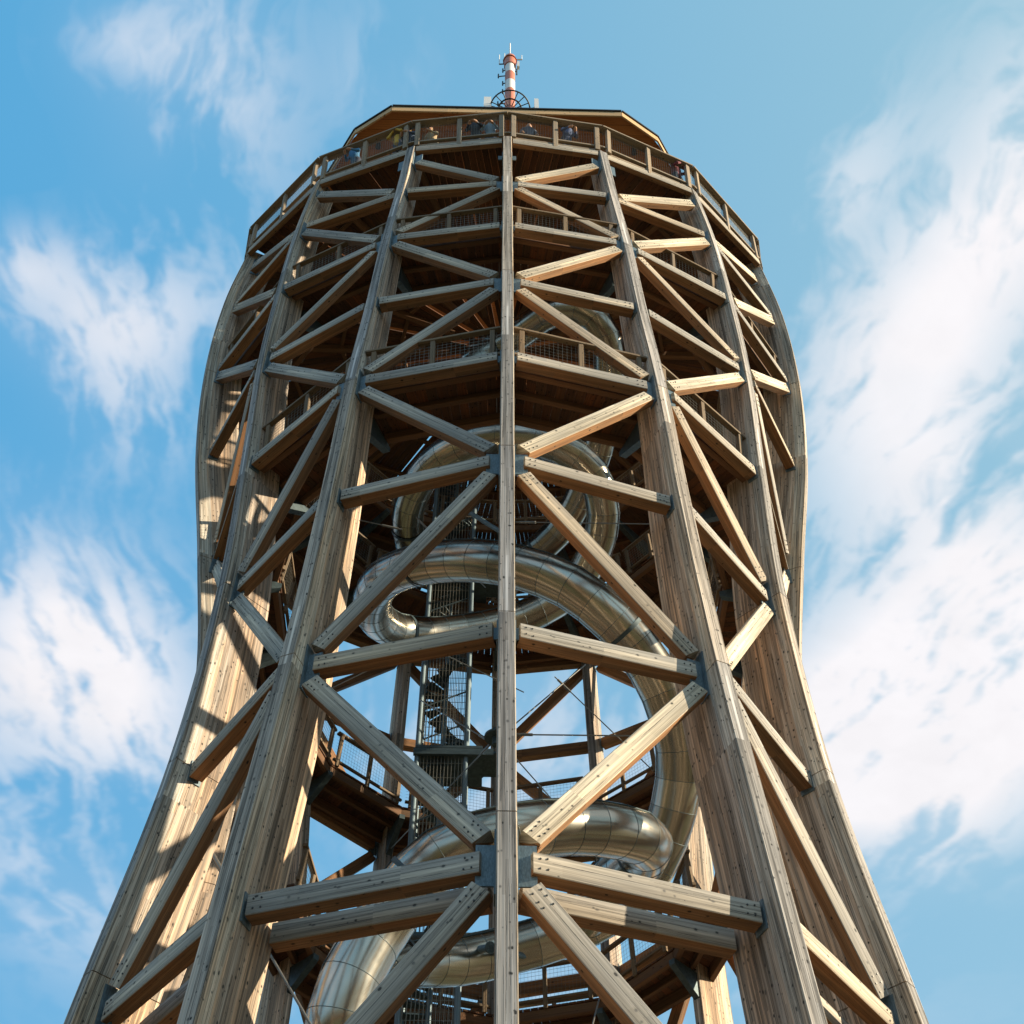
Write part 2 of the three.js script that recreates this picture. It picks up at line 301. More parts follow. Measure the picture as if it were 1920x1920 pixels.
// ------------------------------------------------------------------ the tower frame
const tower = thing('observation_tower', 'tall timber lattice tower of sixteen curved glued columns with bolted diagonals', 'tower');
const TOPY = 38.35 + CAMH;
for (let k = 0; k < 16; k++) {
  const odd = k & 1;
  const sp = odd ? [LV[2], LV[4], LV[6], LV[8]] : [LV[1] + 0.25, LV[3], LV[5] + 0.05, LV[6] + 0.1, LV[7] + 0.6];
  const edges = [TOPY, ...sp, 0];
  const vo = rnd(), T = tan(k);
  const loop = (y, i) => {
    const o = ([1, 2].includes(mirror(k)) ? interp(TOUT, y) : 0.43) - i, n = interp(TIN, y) + i, w = HW - i, c = 0.014;
    return [at(k, o, y, -w + c), at(k, o, y, w - c), at(k, o - c, y, w), at(k, n + c, y, w), at(k, n, y, w - c), at(k, n, y, -w + c), at(k, n + c, y, -w), at(k, o - c, y, -w)];
  };
  const U = [[0.82, 0.98], [0.79, 0.80], [0.79, 0.0], [0.0, 0.01], [0.82, 0.98], [0.0, 0.01], [0.0, 0.79], [0.80, 0.79]];
  const strip = (y1, y0, inset) => {
    const n = Math.max(2, Math.ceil((y1 - y0) / 0.55)), ls = [], vs = [];
    for (let i = 0; i <= n; i++) { const y = lerp(y0, y1, i / n); ls.push(loop(y, inset)); vs.push(vo + y / 9); }
    return skin(ls, U, vs);
  };
  const core = part('column', strip(TOPY - 0.05, 0.0, 0.02), M.column[1], tower);
  for (let i = 0; i + 1 < edges.length; i++) part('column_segment', strip(edges[i] - (i ? 0.009 : 0), edges[i + 1] + 0.009, 0), M.column[Math.floor(rnd() * 4)], core);
  part('footing', new THREE.BoxGeometry(1.1, 0.5, 1.9).rotateY(k * 22.5 * R).translate(...at(k, -0.2, 0.2).toArray()), M.concrete, core);
  // gusset plates on both sides at the bracing nodes, smaller shoes where a ring beam only butts in
  for (let l = 0; l < 9; l++) {
    const node = (l & 1) !== odd, y = LV[l];
    for (const s of [-1, 1]) {
      const c = at(k, 0.0, y, s * (HW + 0.011));
      const sz = node ? [0.26, 0.98] : [0.26, 0.44];
      const gs = [plate(c, rad(k), UP, T, sz[0], sz[1], 0.024)];
      const fin = node ? [0.24, 0.62] : [0.12, 0.26];
      gs.push(plate(at(k, 0.02, y, s * (HW + 0.02 + fin[0] / 2)), T, UP, rad(k), fin[0], fin[1], 0.03));
      part('gusset_plate', mergeGeometries(gs), M.zinc, core);
    }
  }
}
function bolts(a, b, side, w, h, n = 6) {                                   // bolt heads on the outward face near both ends
  const t = b.clone().sub(a).normalize(), s = side.clone().addScaledVector(t, -side.dot(t)).normalize(), nn = new THREE.Vector3().crossVectors(t, s);
  const gs = [];
  for (const [p, d] of [[a, 1], [b, -1]]) for (let i = 0; i < n; i++) {
    const c = p.clone().addScaledVector(t, d * (0.09 + 0.11 * Math.floor(i / 2))).addScaledVector(t, rr(-0.012, 0.012)).addScaledVector(nn, (i % 2 ? 1 : -1) * h * 0.24 + rr(-0.012, 0.012)).addScaledVector(s, w / 2 + 0.004);
    gs.push(rod(c.clone().addScaledVector(s, -0.01), c.clone().addScaledVector(s, 0.008), 0.014, 6));
  }
  return mergeGeometries(gs);
}
const midRad = k => rad(k + 0.5);
for (let k = 0; k < 16; k++) {
  for (let l = 1; l < 10; l++) {                                             // ring beams
    const nodeA = (l & 1) !== (k & 1);
    const a = at(k, 0.0, LV[l], HW + (nodeA ? 0.17 : 0.06)), b = at(k + 1, 0.0, LV[l], -(HW + (nodeA ? 0.06 : 0.17)));
    const m = part('ring_beam', timber(a, b, midRad(k), 0.26, 0.32, 5, 'beam'), M.beam[[0, 1, 3, 4][Math.floor(rnd() * 4)]], tower);
    part('bolt_heads', bolts(a, b, midRad(k), 0.26, 0.32, 4), M.bolt, m);
    if (l === 7) {
      const a2 = at(k, -0.66, LV[l], HW + 0.06), b2 = at(k + 1, -0.66, LV[l], -(HW + 0.06));
      part('ring_beam', timber(a2, b2, midRad(k), 0.24, 0.32, 5, 'beam'), M.beam[[0, 1, 3, 4][Math.floor(rnd() * 4)]], tower);
    }
  }
  for (let l = 0; l < 9; l++) {                                              // one diagonal for each storey of each panel, zigzag, two storeys turned as built
    const p = mirror(k) < mirror(k + 1) ? mirror(k) : mirror(k + 1);         // panel 0..3 counted from the front or the back
    let downToNext = ((l & 1) !== (k & 1));                                  // node at k on level l, node at k+1 on level l+1
    if ((p === 1 && l === 0) || (p === 2 && l === 1)) downToNext = !downToNext;
    const ya = LV[downToNext ? l : l + 1], yb = LV[downToNext ? l + 1 : l];
    const offA = downToNext ? -0.36 : 0.36;
    const a = at(k, 0.02, ya + offA, HW + 0.13), b = at(k + 1, 0.02, yb - offA, -(HW + 0.13));
    const t = b.clone().sub(a).normalize(); a.addScaledVector(t, 0.06); b.addScaledVector(t, -0.06);
    const m = part('diagonal_brace', timber(a, b, midRad(k), 0.22, 0.30, 5, 'beam'), M.beam[b.y > a.y && k < 8 ? 2 : [0, 1, 3, 4][Math.floor(rnd() * 4)]], tower);  // right-half braces rising to the next column get sunlight painted in as lighter wood
    part('bolt_heads', bolts(a, b, midRad(k), 0.22, 0.30, 6), M.bolt, m);
  }
}

// ------------------------------------------------------------------ railings, galleries, viewing deck
function meshPanel(a0, b0, a1, b1, step, wr) {                               // woven wire between a lower edge a0-b0 and an upper edge a1-b1
  const gs = [], L = a0.distanceTo(b0), n = Math.max(2, Math.round(L / step)), hgt = a0.distanceTo(a1), m = Math.max(2, Math.round(hgt / step));
  const bar = (p, q) => { const g = new THREE.BoxGeometry(wr, p.distanceTo(q), wr); g.deleteAttribute('uv'); g.applyQuaternion(new THREE.Quaternion().setFromUnitVectors(UP, q.clone().sub(p).normalize())); const c = p.clone().add(q).multiplyScalar(0.5); g.translate(c.x, c.y, c.z); gs.push(g); };
  for (let i = 1; i < n; i++) bar(a0.clone().lerp(b0, i / n), a1.clone().lerp(b1, i / n));
  for (let j = 1; j < m; j++) bar(a0.clone().lerp(a1, j / m), b0.clone().lerp(b1, j / m));
  return mergeGeometries(gs);
}
function railing(parent, A0, B0, A1, B1, side, step = 0.10, mids = 1) {   // one bay: lower points and upper points at both ends
  const pw = 0.09;
  part('top_rail', timber(A1, B1, side, 0.13, 0.075, 3, 'plain', 0.008), M.rail[2], parent);
  const lo = (p, q, t) => p.clone().lerp(q, t);
  part('lower_rail', timber(lo(A0, A1, 0.08), lo(B0, B1, 0.08), side, 0.08, 0.07, 3, 'plain', 0.006), M.rail[2], parent);
  for (let i = 0; i <= mids; i++) { const t = i / (mids + 1); if (i === 0) continue; part('post', timber(A0.clone().lerp(B0, t).addScaledVector(UP, -0.18), A1.clone().lerp(B1, t).addScaledVector(UP, -0.04), side, pw, pw + 0.02, 3, 'plain', 0.008), M.rail[2], parent); }
  part('post', timber(A0.clone().lerp(B0, 0.06).addScaledVector(UP, -0.1), A1.clone().lerp(B1, 0.06).addScaledVector(UP, -0.04), side, pw, pw + 0.02, 3, 'plain', 0.008), M.rail[2], parent);
  part('post', timber(A0.clone().lerp(B0, 0.94).addScaledVector(UP, -0.1), A1.clone().lerp(B1, 0.94).addScaledVector(UP, -0.04), side, pw, pw + 0.02, 3, 'plain', 0.008), M.rail[2], parent);
  const off = side.clone().multiplyScalar(-0.03);
  part('wire_mesh', meshPanel(lo(A0, A1, 0.1).add(off), lo(B0, B1, 0.1).add(off), lo(A0, A1, 0.95).add(off), lo(B0, B1, 0.95).add(off), step, 0.005), M.wire, parent);
}
const xz = v => [v.x, v.z];
function gallery(label, y, k0, k1, outOff, inFront, inBack = inFront) {
  const g = thing('gallery_walkway', label, 'walkway', [0, 0, 0], 'plank galleries inside the tower');
  const fr = (k, off) => at(k, off, y);
  const inn = k => lerp(inFront, inBack, sstep(-0.2, 0.5, -Math.cos(k * 22.5 * R)));
  for (let k = k0; k < k1; k++) {
    const n = 14, O0 = fr(k, outOff), O1 = fr(k + 1, outOff), I0 = fr(k, inn(k)), I1 = fr(k + 1, inn(k + 1));
    for (let i = 0; i < n; i++) {
      const e = 0.028, t0 = (i + e) / n, t1 = (i + 1 - e) / n;
      const c = [O0.clone().lerp(O1, t0), O0.clone().lerp(O1, t1), I0.clone().lerp(I1, t1), I0.clone().lerp(I1, t0)].map(xz);
      part('plank', slab(c, y + rr(-0.003, 0.003), 0.05, rnd(), rnd(), 0.9, 0.75), M.plank[Math.floor(rnd() * 4)], g);
    }
    const sd = midRad(k);
    for (const [off, w, h, dy] of [[q => outOff - 0.10, 0.14, 0.30, -0.20], [q => inn(q) + 0.1, 0.14, 0.26, -0.185], [q => (outOff + inn(q)) / 2, 0.12, 0.18, -0.145]])
      part('edge_joist', timber(at(k, off(k), y + dy, 0.02, rho(k, y)), at(k + 1, off(k + 1), y + dy, -0.02, rho(k + 1, y)), sd, w, h, 5, 'beam'), M.joist[Math.floor(rnd() * 2)], g);
    const up = 1.08;
    railing(g, at(k, outOff + 0.02, y + 0.1, 0.14, rho(k, y)), at(k + 1, outOff + 0.02, y + 0.1, -0.14, rho(k + 1, y)), at(k, outOff + 0.12, y + up, 0.14, rho(k, y)), at(k + 1, outOff + 0.12, y + up, -0.14, rho(k + 1, y)), sd);
    railing(g, at(k, inn(k) - 0.02, y + 0.1, 0.06, rho(k, y)), at(k + 1, inn(k + 1) - 0.02, y + 0.1, -0.06, rho(k + 1, y)), at(k, inn(k) - 0.10, y + up, 0.06, rho(k, y)), at(k + 1, inn(k + 1) - 0.10, y + up, -0.06, rho(k + 1, y)), sd);
  }
  for (let k = k0; k <= (k1 - k0 === 16 ? k1 - 1 : k1); k++) {                 // tapered steel brackets from the column inner edge
    const sh = new THREE.Shape(); const r0 = rho(k, y), w = -(inn(k) - IN) + 0.1; sh.moveTo(0, 0); sh.lineTo(w, 0); sh.lineTo(w, -0.14); sh.lineTo(0, -0.75); sh.closePath();
    const geo = new THREE.ExtrudeGeometry(sh, { depth: 0.16, bevelEnabled: false }); geo.translate(0, 0, -0.08);
    const bas = new THREE.Matrix4().makeBasis(rad(k).negate(), UP, tan(k)); geo.applyMatrix4(bas); const c = at(k, IN + 0.02, y - 0.33, 0, r0); geo.translate(c.x, c.y, c.z);
    part('bracket', geo, M.zincDark, g);
  }
  return g;
}
const deckB = gallery('full plank gallery ring, the higher of the two complete rings', LV[2] + 0.30, 0, 16, -0.14, -1.6, -2.7);
const deckC = gallery('full plank gallery ring with mesh railing, the lower of the two complete rings', LV[4] + 0.30, 0, 16, -0.14, -1.6);
const deckE = gallery('short plank gallery high up at the back behind the upper slide loop', LV[1] - 0.25, 5, 11, -0.14, -3.1);
const deckD = gallery('lowest plank gallery across the back of the tower, near the bottom of the picture', LV[5] - 1.55, 5, 11, -0.14, -1.6);

// viewing deck: sectors of radial planks, beams below, leaning railing
const deckA = thing('viewing_deck', 'top viewing deck with leaning wooden railing and wire mesh', 'deck');
{
  const y = 38.42 + CAMH, ro = [7.42, 7.62, 8.27, 8.93, 9.1];
  const re = k => ro[mirror(k)];
  const rl = [7.60, 7.82, 8.45, 9.09, 9.25], rt = k => rl[mirror(k)];
  for (let k = 0; k < 16; k++) {
    const O0 = at(k, 0, y, 0, re(k)), O1 = at(k + 1, 0, y, 0, re(k + 1)), n = 14, sd = midRad(k), td = new THREE.Vector3().crossVectors(UP, sd);
    const W = O0.distanceTo(O1);
    for (let i = 0; i < n; i++) {                                              // planks parallel to the sector's middle, cut by its sides
      const l0 = (i + 0.03) / n * W - W / 2, l1 = (i + 0.97) / n * W - W / 2;
      const mid = O0.clone().add(O1).multiplyScalar(0.5), along = O1.clone().sub(O0).normalize();
      const cut = l => { const o = mid.clone().addScaledVector(along, l); const a = Math.abs(l) / (W / 2); const base = V(0, y, 0).lerp(l < 0 ? O0 : O1, Math.max(a, 0.05)); const q = base; return [o, q]; };
      const [oa, ia] = cut(l0), [ob, ib] = cut(l1);
      if (oa.distanceTo(ia) < 0.25) continue;
      part('plank', slab([xz(oa), xz(ob), xz(ib), xz(ia)], y + rr(-0.003, 0.003), 0.05, rnd(), rnd(), 0.9, 2.4), M.plank[Math.floor(rnd() * 4)], deckA);
    }
    part('joist', timber(at(k, -0.2, y - 0.2, 0, re(k)), V(0, y - 0.2, 0).lerp(at(k, 0, y - 0.2, 0, re(k)), 0.2), tan(k), 0.16, 0.28, 5, 'beam'), M.joist[Math.floor(rnd() * 2)], deckA);
    for (const q of [0.82, 0.6, 0.38]) part('joist', timber(at(k, 0, y - 0.13, 0, re(k) * q).addScaledVector(tan(k), 0.09), at(k + 1, 0, y - 0.13, 0, re(k + 1) * q).addScaledVector(tan(k + 1), -0.09), sd, 0.12, 0.14, 5, 'beam'), M.joist[Math.floor(rnd() * 2)], deckA);
    part('edge_beam', timber(at(k, 0.02, y - 0.28, 0.16, re(k)), at(k + 1, 0.02, y - 0.28, -0.16, re(k + 1)), sd, 0.16, 0.34, 5, 'beam'), M.beam[0], deckA);
    part('edge_board', timber(at(k, 0.06, y - 0.01, 0.12, re(k)), at(k + 1, 0.06, y - 0.01, -0.12, re(k + 1)), sd, 0.05, 0.14, 3, 'plain', 0.006), M.rail[1], deckA);
    // railing
    const b = (kk, lat, dr, dy) => at(kk, dr, y + dy, lat, re(kk));
    const A1 = at(k, 0, 40 + CAMH - 0.04, 0, rt(k)), B1 = at(k + 1, 0, 40 + CAMH - 0.04, 0, rt(k + 1));
    const A0 = b(k, 0, 0.1, 0.28), B0 = b(k + 1, 0, 0.1, 0.28);
    part('top_rail', timber(A1, B1, sd, 0.26, 0.085, 3, 'plain', 0.01), M.rail[0], deckA);
    part('lower_rail', timber(A0, B0, sd, 0.10, 0.09, 3, 'plain', 0.008), M.rail[0], deckA);
    const lean = t => [A0.clone().lerp(B0, t).addScaledVector(sd, 0.04), A1.clone().lerp(B1, t).addScaledVector(sd, 0.02)];
    for (const t of [0.06, 0.5, 0.94]) { const [p, q] = lean(t); p.y -= t === 0.5 ? 0.52 : 0.30; p.addScaledVector(sd, t === 0.5 ? -0.06 : -0.03); q.y -= 0.05; part('post', timber(p, q, sd, 0.11, 0.15, 3, 'plain', 0.01), M.rail[0], deckA); }
    const off = sd.clone().multiplyScalar(-0.05);
    part('wire_mesh', meshPanel(A0.clone().add(off), B0.clone().add(off), A1.clone().add(off), B1.clone().add(off), 0.08, 0.006), M.wire, deckA);
  }
}

// ------------------------------------------------------------------ roof over the viewing deck
const roof = thing('deck_roof', 'flat wood-lined roof over the viewing deck with dark metal edge', 'roof');
{
  const y = 43 + CAMH;
  const half = [[3.9, 6.47], [5.2, 5.62], [6.3, 3.9], [6.9, 1.6]];
  const poly = [...half, ...half.map(([x, z]) => [x, -z]).reverse(), ...half.map(([x, z]) => [-x, -z]), ...half.map(([x, z]) => [-x, z]).reverse()];
  const n = poly.length;
  const zTop = 6.47, bw = 0.36;
  const xAt = z => { z = Math.abs(z); if (z <= 1.6) return 6.9; for (let i = 3; i > 0; i--) { const [xa, za] = half[i], [xb, zb] = half[i - 1]; if (z <= zb) return lerp(xa, xb, (z - za) / (zb - za)); } return 3.9; };
  for (let z = -zTop; z < zTop - 0.01; z += bw) { const z1 = Math.min(zTop, z + bw - 0.012), xa = xAt(z) - 0.06, xb = xAt(z1) - 0.06; part('soffit_board', slab([[-xa, z], [xa, z], [xb, z1], [-xb, z1]], y + 0.14, 0.03, rnd(), rnd(), 1, 4), M.soffit[Math.floor(rnd() * 2)], roof); }
  const shp = new THREE.Shape(poly.map(([x, z]) => new THREE.Vector2(x * 0.985, -z * 0.985)));
  const top = new THREE.ExtrudeGeometry(shp, { depth: 0.22, bevelEnabled: false }).rotateX(-Math.PI / 2).translate(0, y + 0.145, 0);
  part('roof_slab', top, M.darkSteel, roof);
  for (let i = 0; i < n; i++) {
    const [x0, z0] = poly[i], [x1, z1] = poly[(i + 1) % n], a = V(x0, y + 0.16, z0), b = V(x1, y + 0.16, z1), s = V((z1 - z0), 0, -(x1 - x0)).normalize(); if (s.dot(V(x0 + x1, 0, z0 + z1)) < 0) s.negate();
    part('fascia', timber(a, b, s, 0.06, 0.34, 3, 'plain', 0.006), M.fascia[0], roof);
    part('edge_trim', timber(a.clone().setY(y + 0.375).addScaledVector(s, 0.02), b.clone().setY(y + 0.375).addScaledVector(s, 0.02), s, 0.12, 0.08, 3, 'plain', 0.006), M.black, roof);
  }
  for (const [x, z] of [[3.2, 3.6], [-3.2, 3.6], [3.2, -3.6], [-3.2, -3.6], [5.2, 0], [-5.2, 0]]) part('roof_post', timber(V(x, 38.42 + CAMH, z), V(x, y + 0.1, z), V(1, 0, 0), 0.2, 0.2, 5, 'beam'), M.beam[1], roof);
  for (const [x, z] of [[4.4, 5.3], [5.7, 3.8], [-4.4, 5.3]]) { const l = part('spotlight', mergeGeometries([new THREE.CylinderGeometry(0.07, 0.10, 0.2, 12).rotateX(0.5).translate(0, -0.22, 0), new THREE.CylinderGeometry(0.02, 0.02, 0.16, 8).translate(0, -0.08, 0), new THREE.BoxGeometry(0.12, 0.02, 0.12)]), M.black, roof); l.position.set(x, y + 0.095, z); }
}

// ------------------------------------------------------------------ antenna mast
const mast = thing('antenna_mast', 'red and white banded antenna mast on the roof with round basket', 'antenna mast', [0.24, 0, 0]);
{
  const bands = [[43.3, 47, 1], [47, 51, 0], [51, 55, 1], [55, 59.2, 0], [59.2, 62.55, 1], [62.55, 63.75, 0], [63.75, 64.9, 1], [64.9, 66.0, 0], [66.0, 67.2, 1]];
  for (const [a, b, red] of bands) { const r0 = b > 66.5 ? 0.30 : 0.25, g = new THREE.CylinderGeometry(r0, r0, (b - a) - 0.01, 28); part('mast_band', g.translate(0, (a + b) / 2 + CAMH, 0), red ? M.red : M.white, mast); }
  const Y = h => h + CAMH;
  part('mast_head', new THREE.CylinderGeometry(0.30, 0.36, 0.3, 24).translate(0, Y(67.0), 0), M.red, mast);
  part('whip_antenna', rod(V(0, Y(67.2), 0), V(0, Y(69.6), 0), 0.035), M.white, mast);
  part('whip_antenna', rod(V(-0.55, Y(66.4), 0), V(-0.55, Y(67.8), 0), 0.022), M.white, mast);
  part('whip_antenna', rod(V(-0.28, Y(67.6), -0.2), V(-0.28, Y(68.6), -0.2), 0.022), M.white, mast);
  part('whip_antenna', rod(V(0.62, Y(67.7), -0.2), V(0.62, Y(68.4), -0.2), 0.022), M.white, mast);
  part('antenna_arm', rod(V(0, Y(66.5), 0), V(-0.55, Y(66.4), 0), 0.035), M.black, mast);
  part('antenna_arm', rod(V(0, Y(67.1), 0), V(0.62, Y(67.75), -0.2), 0.035), M.black, mast);
  part('antenna_arm', rod(V(0, Y(67.1), 0), V(-0.34, Y(67.6), -0.2), 0.035), M.black, mast);
  part('panel_antenna', new THREE.BoxGeometry(0.12, 0.7, 0.2).translate(0.42, Y(66.0), 0.1), M.white, mast);
  for (const h of [65.4, 64.6, 63.6, 62.5, 60.9]) { const dx = -0.30 - (h === 64.6 || h === 60.9 ? 0.28 : 0.06); part('dipole', mergeGeometries([rod(V(-0.24, Y(h), 0.05), V(dx, Y(h - 0.12), 0.05), 0.03), rod(V(dx, Y(h - 0.3), 0.05), V(dx, Y(h + 0.2), 0.05), 0.035)]), M.black, mast); }
  part('dipole', mergeGeometries([rod(V(0.24, Y(65.3), 0.05), V(0.34, Y(65.2), 0.05), 0.03), rod(V(0.34, Y(64.8), 0.05), V(0.34, Y(65.6), 0.05), 0.035)]), M.black, mast);
  const yb = Y(60.2), rb = 0.95;
  part('basket_ring', new THREE.TorusGeometry(rb, 0.035, 8, 40).rotateX(Math.PI / 2).translate(0, yb, 0), M.darkSteel, mast);
  part('basket_ring', new THREE.TorusGeometry(0.55, 0.04, 8, 36).rotateX(Math.PI / 2).translate(0, yb - 0.02, 0), M.darkSteel, mast);
  for (let i = 0; i < 16; i++) { const a = i / 16 * 2 * Math.PI; part('spoke', rod(V(0.24 * Math.sin(a), yb - 0.04, 0.24 * Math.cos(a)), V(rb * Math.sin(a), yb, rb * Math.cos(a)), 0.024), M.darkSteel, mast); }
  for (const [x, z, h] of [[-1.02, 0.15, 1.5], [1.2, 0.1, 1.6], [0, -1.2, 1.5]]) {
    const g = new THREE.BoxGeometry(x < 0 ? 0.34 : 0.2, h, 0.3); part('panel_antenna', g.translate(x * 1.05, yb + 0.1, z), M.white, mast);
    part('antenna_arm', rod(V(x * 0.7, yb - 0.35, z * 0.7), V(x * 1.02, yb - 0.35, z), 0.06), M.darkSteel, mast);
    part('antenna_arm', rod(V(x * 0.7, yb, z * 0.7), V(x * 1.02, yb + 0.05, z), 0.05), M.darkSteel, mast);
  }
}

// ------------------------------------------------------------------ the tube slide
const slide = thing('tube_slide', 'polished steel tube slide winding down inside the tower', 'slide');
{
  const upper = [[-1.2, 40.3, -1.2], [-0.7, 39.4, 0.3], [0.21, 38.50, 1.21], [1.63, 38.20, 2.50], [2.70, 37.70, 2.68], [3.26, 37.10, 2.12], [3.36, 36.40, 0.58], [3.03, 35.70, -1.43], [2.08, 34.95, -3.68], [0.45, 34.60, -5.13], [-1.32, 34.35, -5.33], [-2.54, 34.20, -4.70], [-2.92, 34.00, -3.30], [-2.77, 33.80, -1.74], [-2.02, 33.55, -0.16], [-0.97, 33.30, 0.75], [0.22, 33.10, 1.12], [1.53, 32.60, 1.25], [2.48, 32.20, 0.80], [2.94, 31.80, 0.04], [3.00, 31.40, -0.74], [2.69, 30.90, -1.66], [2.04, 30.40, -2.49], [0.86, 29.70, -2.83], [-0.54, 29.00, -2.74], [-2.03, 28.30, -2.32], [-2.94, 27.70, -1.57], [-3.35, 27.10, -0.44], [-3.17, 26.40, 1.04], [-2.54, 25.70, 2.25], [-1.26, 24.80, 3.39], [0.09, 23.90, 4.09], [1.38, 23.10, 4.22], [2.30, 22.40, 3.95], [3.06, 21.80, 3.35], [3.59, 21.00, 2.71], [3.84, 20.20, 1.92], [3.74, 19.50, 1.20], [3.41, 18.80, 0.48], [2.80, 18.20, -0.19], [1.67, 17.70, -0.63], [0.33, 17.20, -0.67], [-0.76, 16.70, -0.33], [-1.6, 16.20, 0.40], [-2.15, 15.50, 1.2], [-2.51, 14.60, 1.6], [-2.71, 13.60, 1.4], [-2.6, 12.6, 0.8]];
  const lower = [[1.88, 17.80, -0.3], [2.31, 17.60, 1.1], [2.67, 17.20, 2.35], [2.78, 17.00, 3.00], [2.59, 16.80, 3.55], [2.04, 16.50, 4.15], [1.33, 16.20, 4.62], [0.55, 15.80, 5.04], [-0.36, 15.40, 5.24], [-0.97, 15.10, 5.19], [-1.49, 14.70, 4.93], [-1.93, 14.10, 4.68], [-2.23, 13.50, 4.62], [-2.43, 12.90, 4.53], [-2.52, 12.30, 4.33], [-2.43, 11.60, 3.58], [-1.85, 10.60, 2.82], [-0.4, 9.4, 2.4], [1.4, 8, 2.9], [2.6, 6.5, 4.2], [2.6, 4.6, 6], [2.2, 2.4, 7.2], [2, 0.9, 8.6]];
  const rs = 0.5, NR = 36;
  for (const pts of [upper, lower]) {
    const cv = new THREE.CatmullRomCurve3(pts.map(p => V(...p)), false, 'centripetal', 0.5), L = cv.getLength(), n = Math.round(L / 0.62), sub = 2;
    cv.arcLengthDivisions = 1200; cv.updateArcLengths();
    const fr = u => { const p = cv.getPointAt(u), t = cv.getTangentAt(u), s = new THREE.Vector3().crossVectors(t, UP).normalize(), m = new THREE.Vector3().crossVectors(s, t).normalize(); return { p, t, s, m }; };
    for (let i = 0; i < n; i++) {
      const gs = [], P = [], N = [], T = [], I = [];
      const u0 = (i + 0.004) / n, u1 = (i + 0.996) / n;
      // each section is a nearly straight cut of tube, so the bend shows as facets at the seams
      const f0 = fr(u0), f1 = fr(u1);
      for (let a = 0; a <= sub; a++) {
        const q = a / sub, p = f0.p.clone().lerp(f1.p, q).lerp(cv.getPointAt(lerp(u0, u1, q)), 0.2), s = f0.s.clone().lerp(f1.s, q).normalize(), m = f0.m.clone().lerp(f1.m, q).normalize();
        for (let r = 0; r <= NR; r++) { const an = r / NR * 2 * Math.PI, c = Math.cos(an), sn = Math.sin(an), nn = s.clone().multiplyScalar(c).addScaledVector(m, sn); P.push(p.x + nn.x * rs, p.y + nn.y * rs, p.z + nn.z * rs); N.push(nn.x, nn.y, nn.z); T.push(r / NR * 2, q * 0.6 + i * 0.37); }
      }
      for (let a = 0; a < sub; a++) for (let r = 0; r < NR; r++) { const o = a * (NR + 1) + r; I.push(o, o + NR + 2, o + 1, o, o + NR + 1, o + NR + 2); }
      const g = new THREE.BufferGeometry(); g.setAttribute('position', new THREE.Float32BufferAttribute(P, 3)); g.setAttribute('normal', new THREE.Float32BufferAttribute(N, 3)); g.setAttribute('uv', new THREE.Float32BufferAttribute(T, 2)); g.setIndex(I);
      const sec = part('tube_section', g, M.slide[Math.floor(rnd() * 3)], slide);
      // joint collar at the section's start and the bolted flange along its upper shoulder
      const q0 = fr(i / n), tr = new THREE.TorusGeometry(rs, 0.006, 6, NR); tr.applyMatrix4(new THREE.Matrix4().makeBasis(q0.s, q0.m, q0.t.clone().negate())); tr.translate(q0.p.x, q0.p.y, q0.p.z); part('joint_collar', tr, M.zincDark, sec);
      const fl = []; for (const sg of [-1, 1]) { const e = (f, out) => f.p.clone().addScaledVector(f.s, sg * out * 0.80).addScaledVector(f.m, out * 0.60); fl.push(rod(e(f0, rs + 0.008), e(f1, rs + 0.008), 0.010, 6)); }
      part('seam_flange', mergeGeometries(fl), M.zincDark, sec);
    }
    // clamps
    for (let i = 0; i < Math.floor(L / 6); i++) {
      const f = fr((i * 6 + 3.2) / L), c = new THREE.CylinderGeometry(rs + 0.025, rs + 0.025, 0.09, 32, 1, true); c.applyMatrix4(new THREE.Matrix4().makeBasis(f.s, f.t, f.m)); c.translate(f.p.x, f.p.y, f.p.z); part('clamp', c, M.zincDark, slide);
    }
  }
}

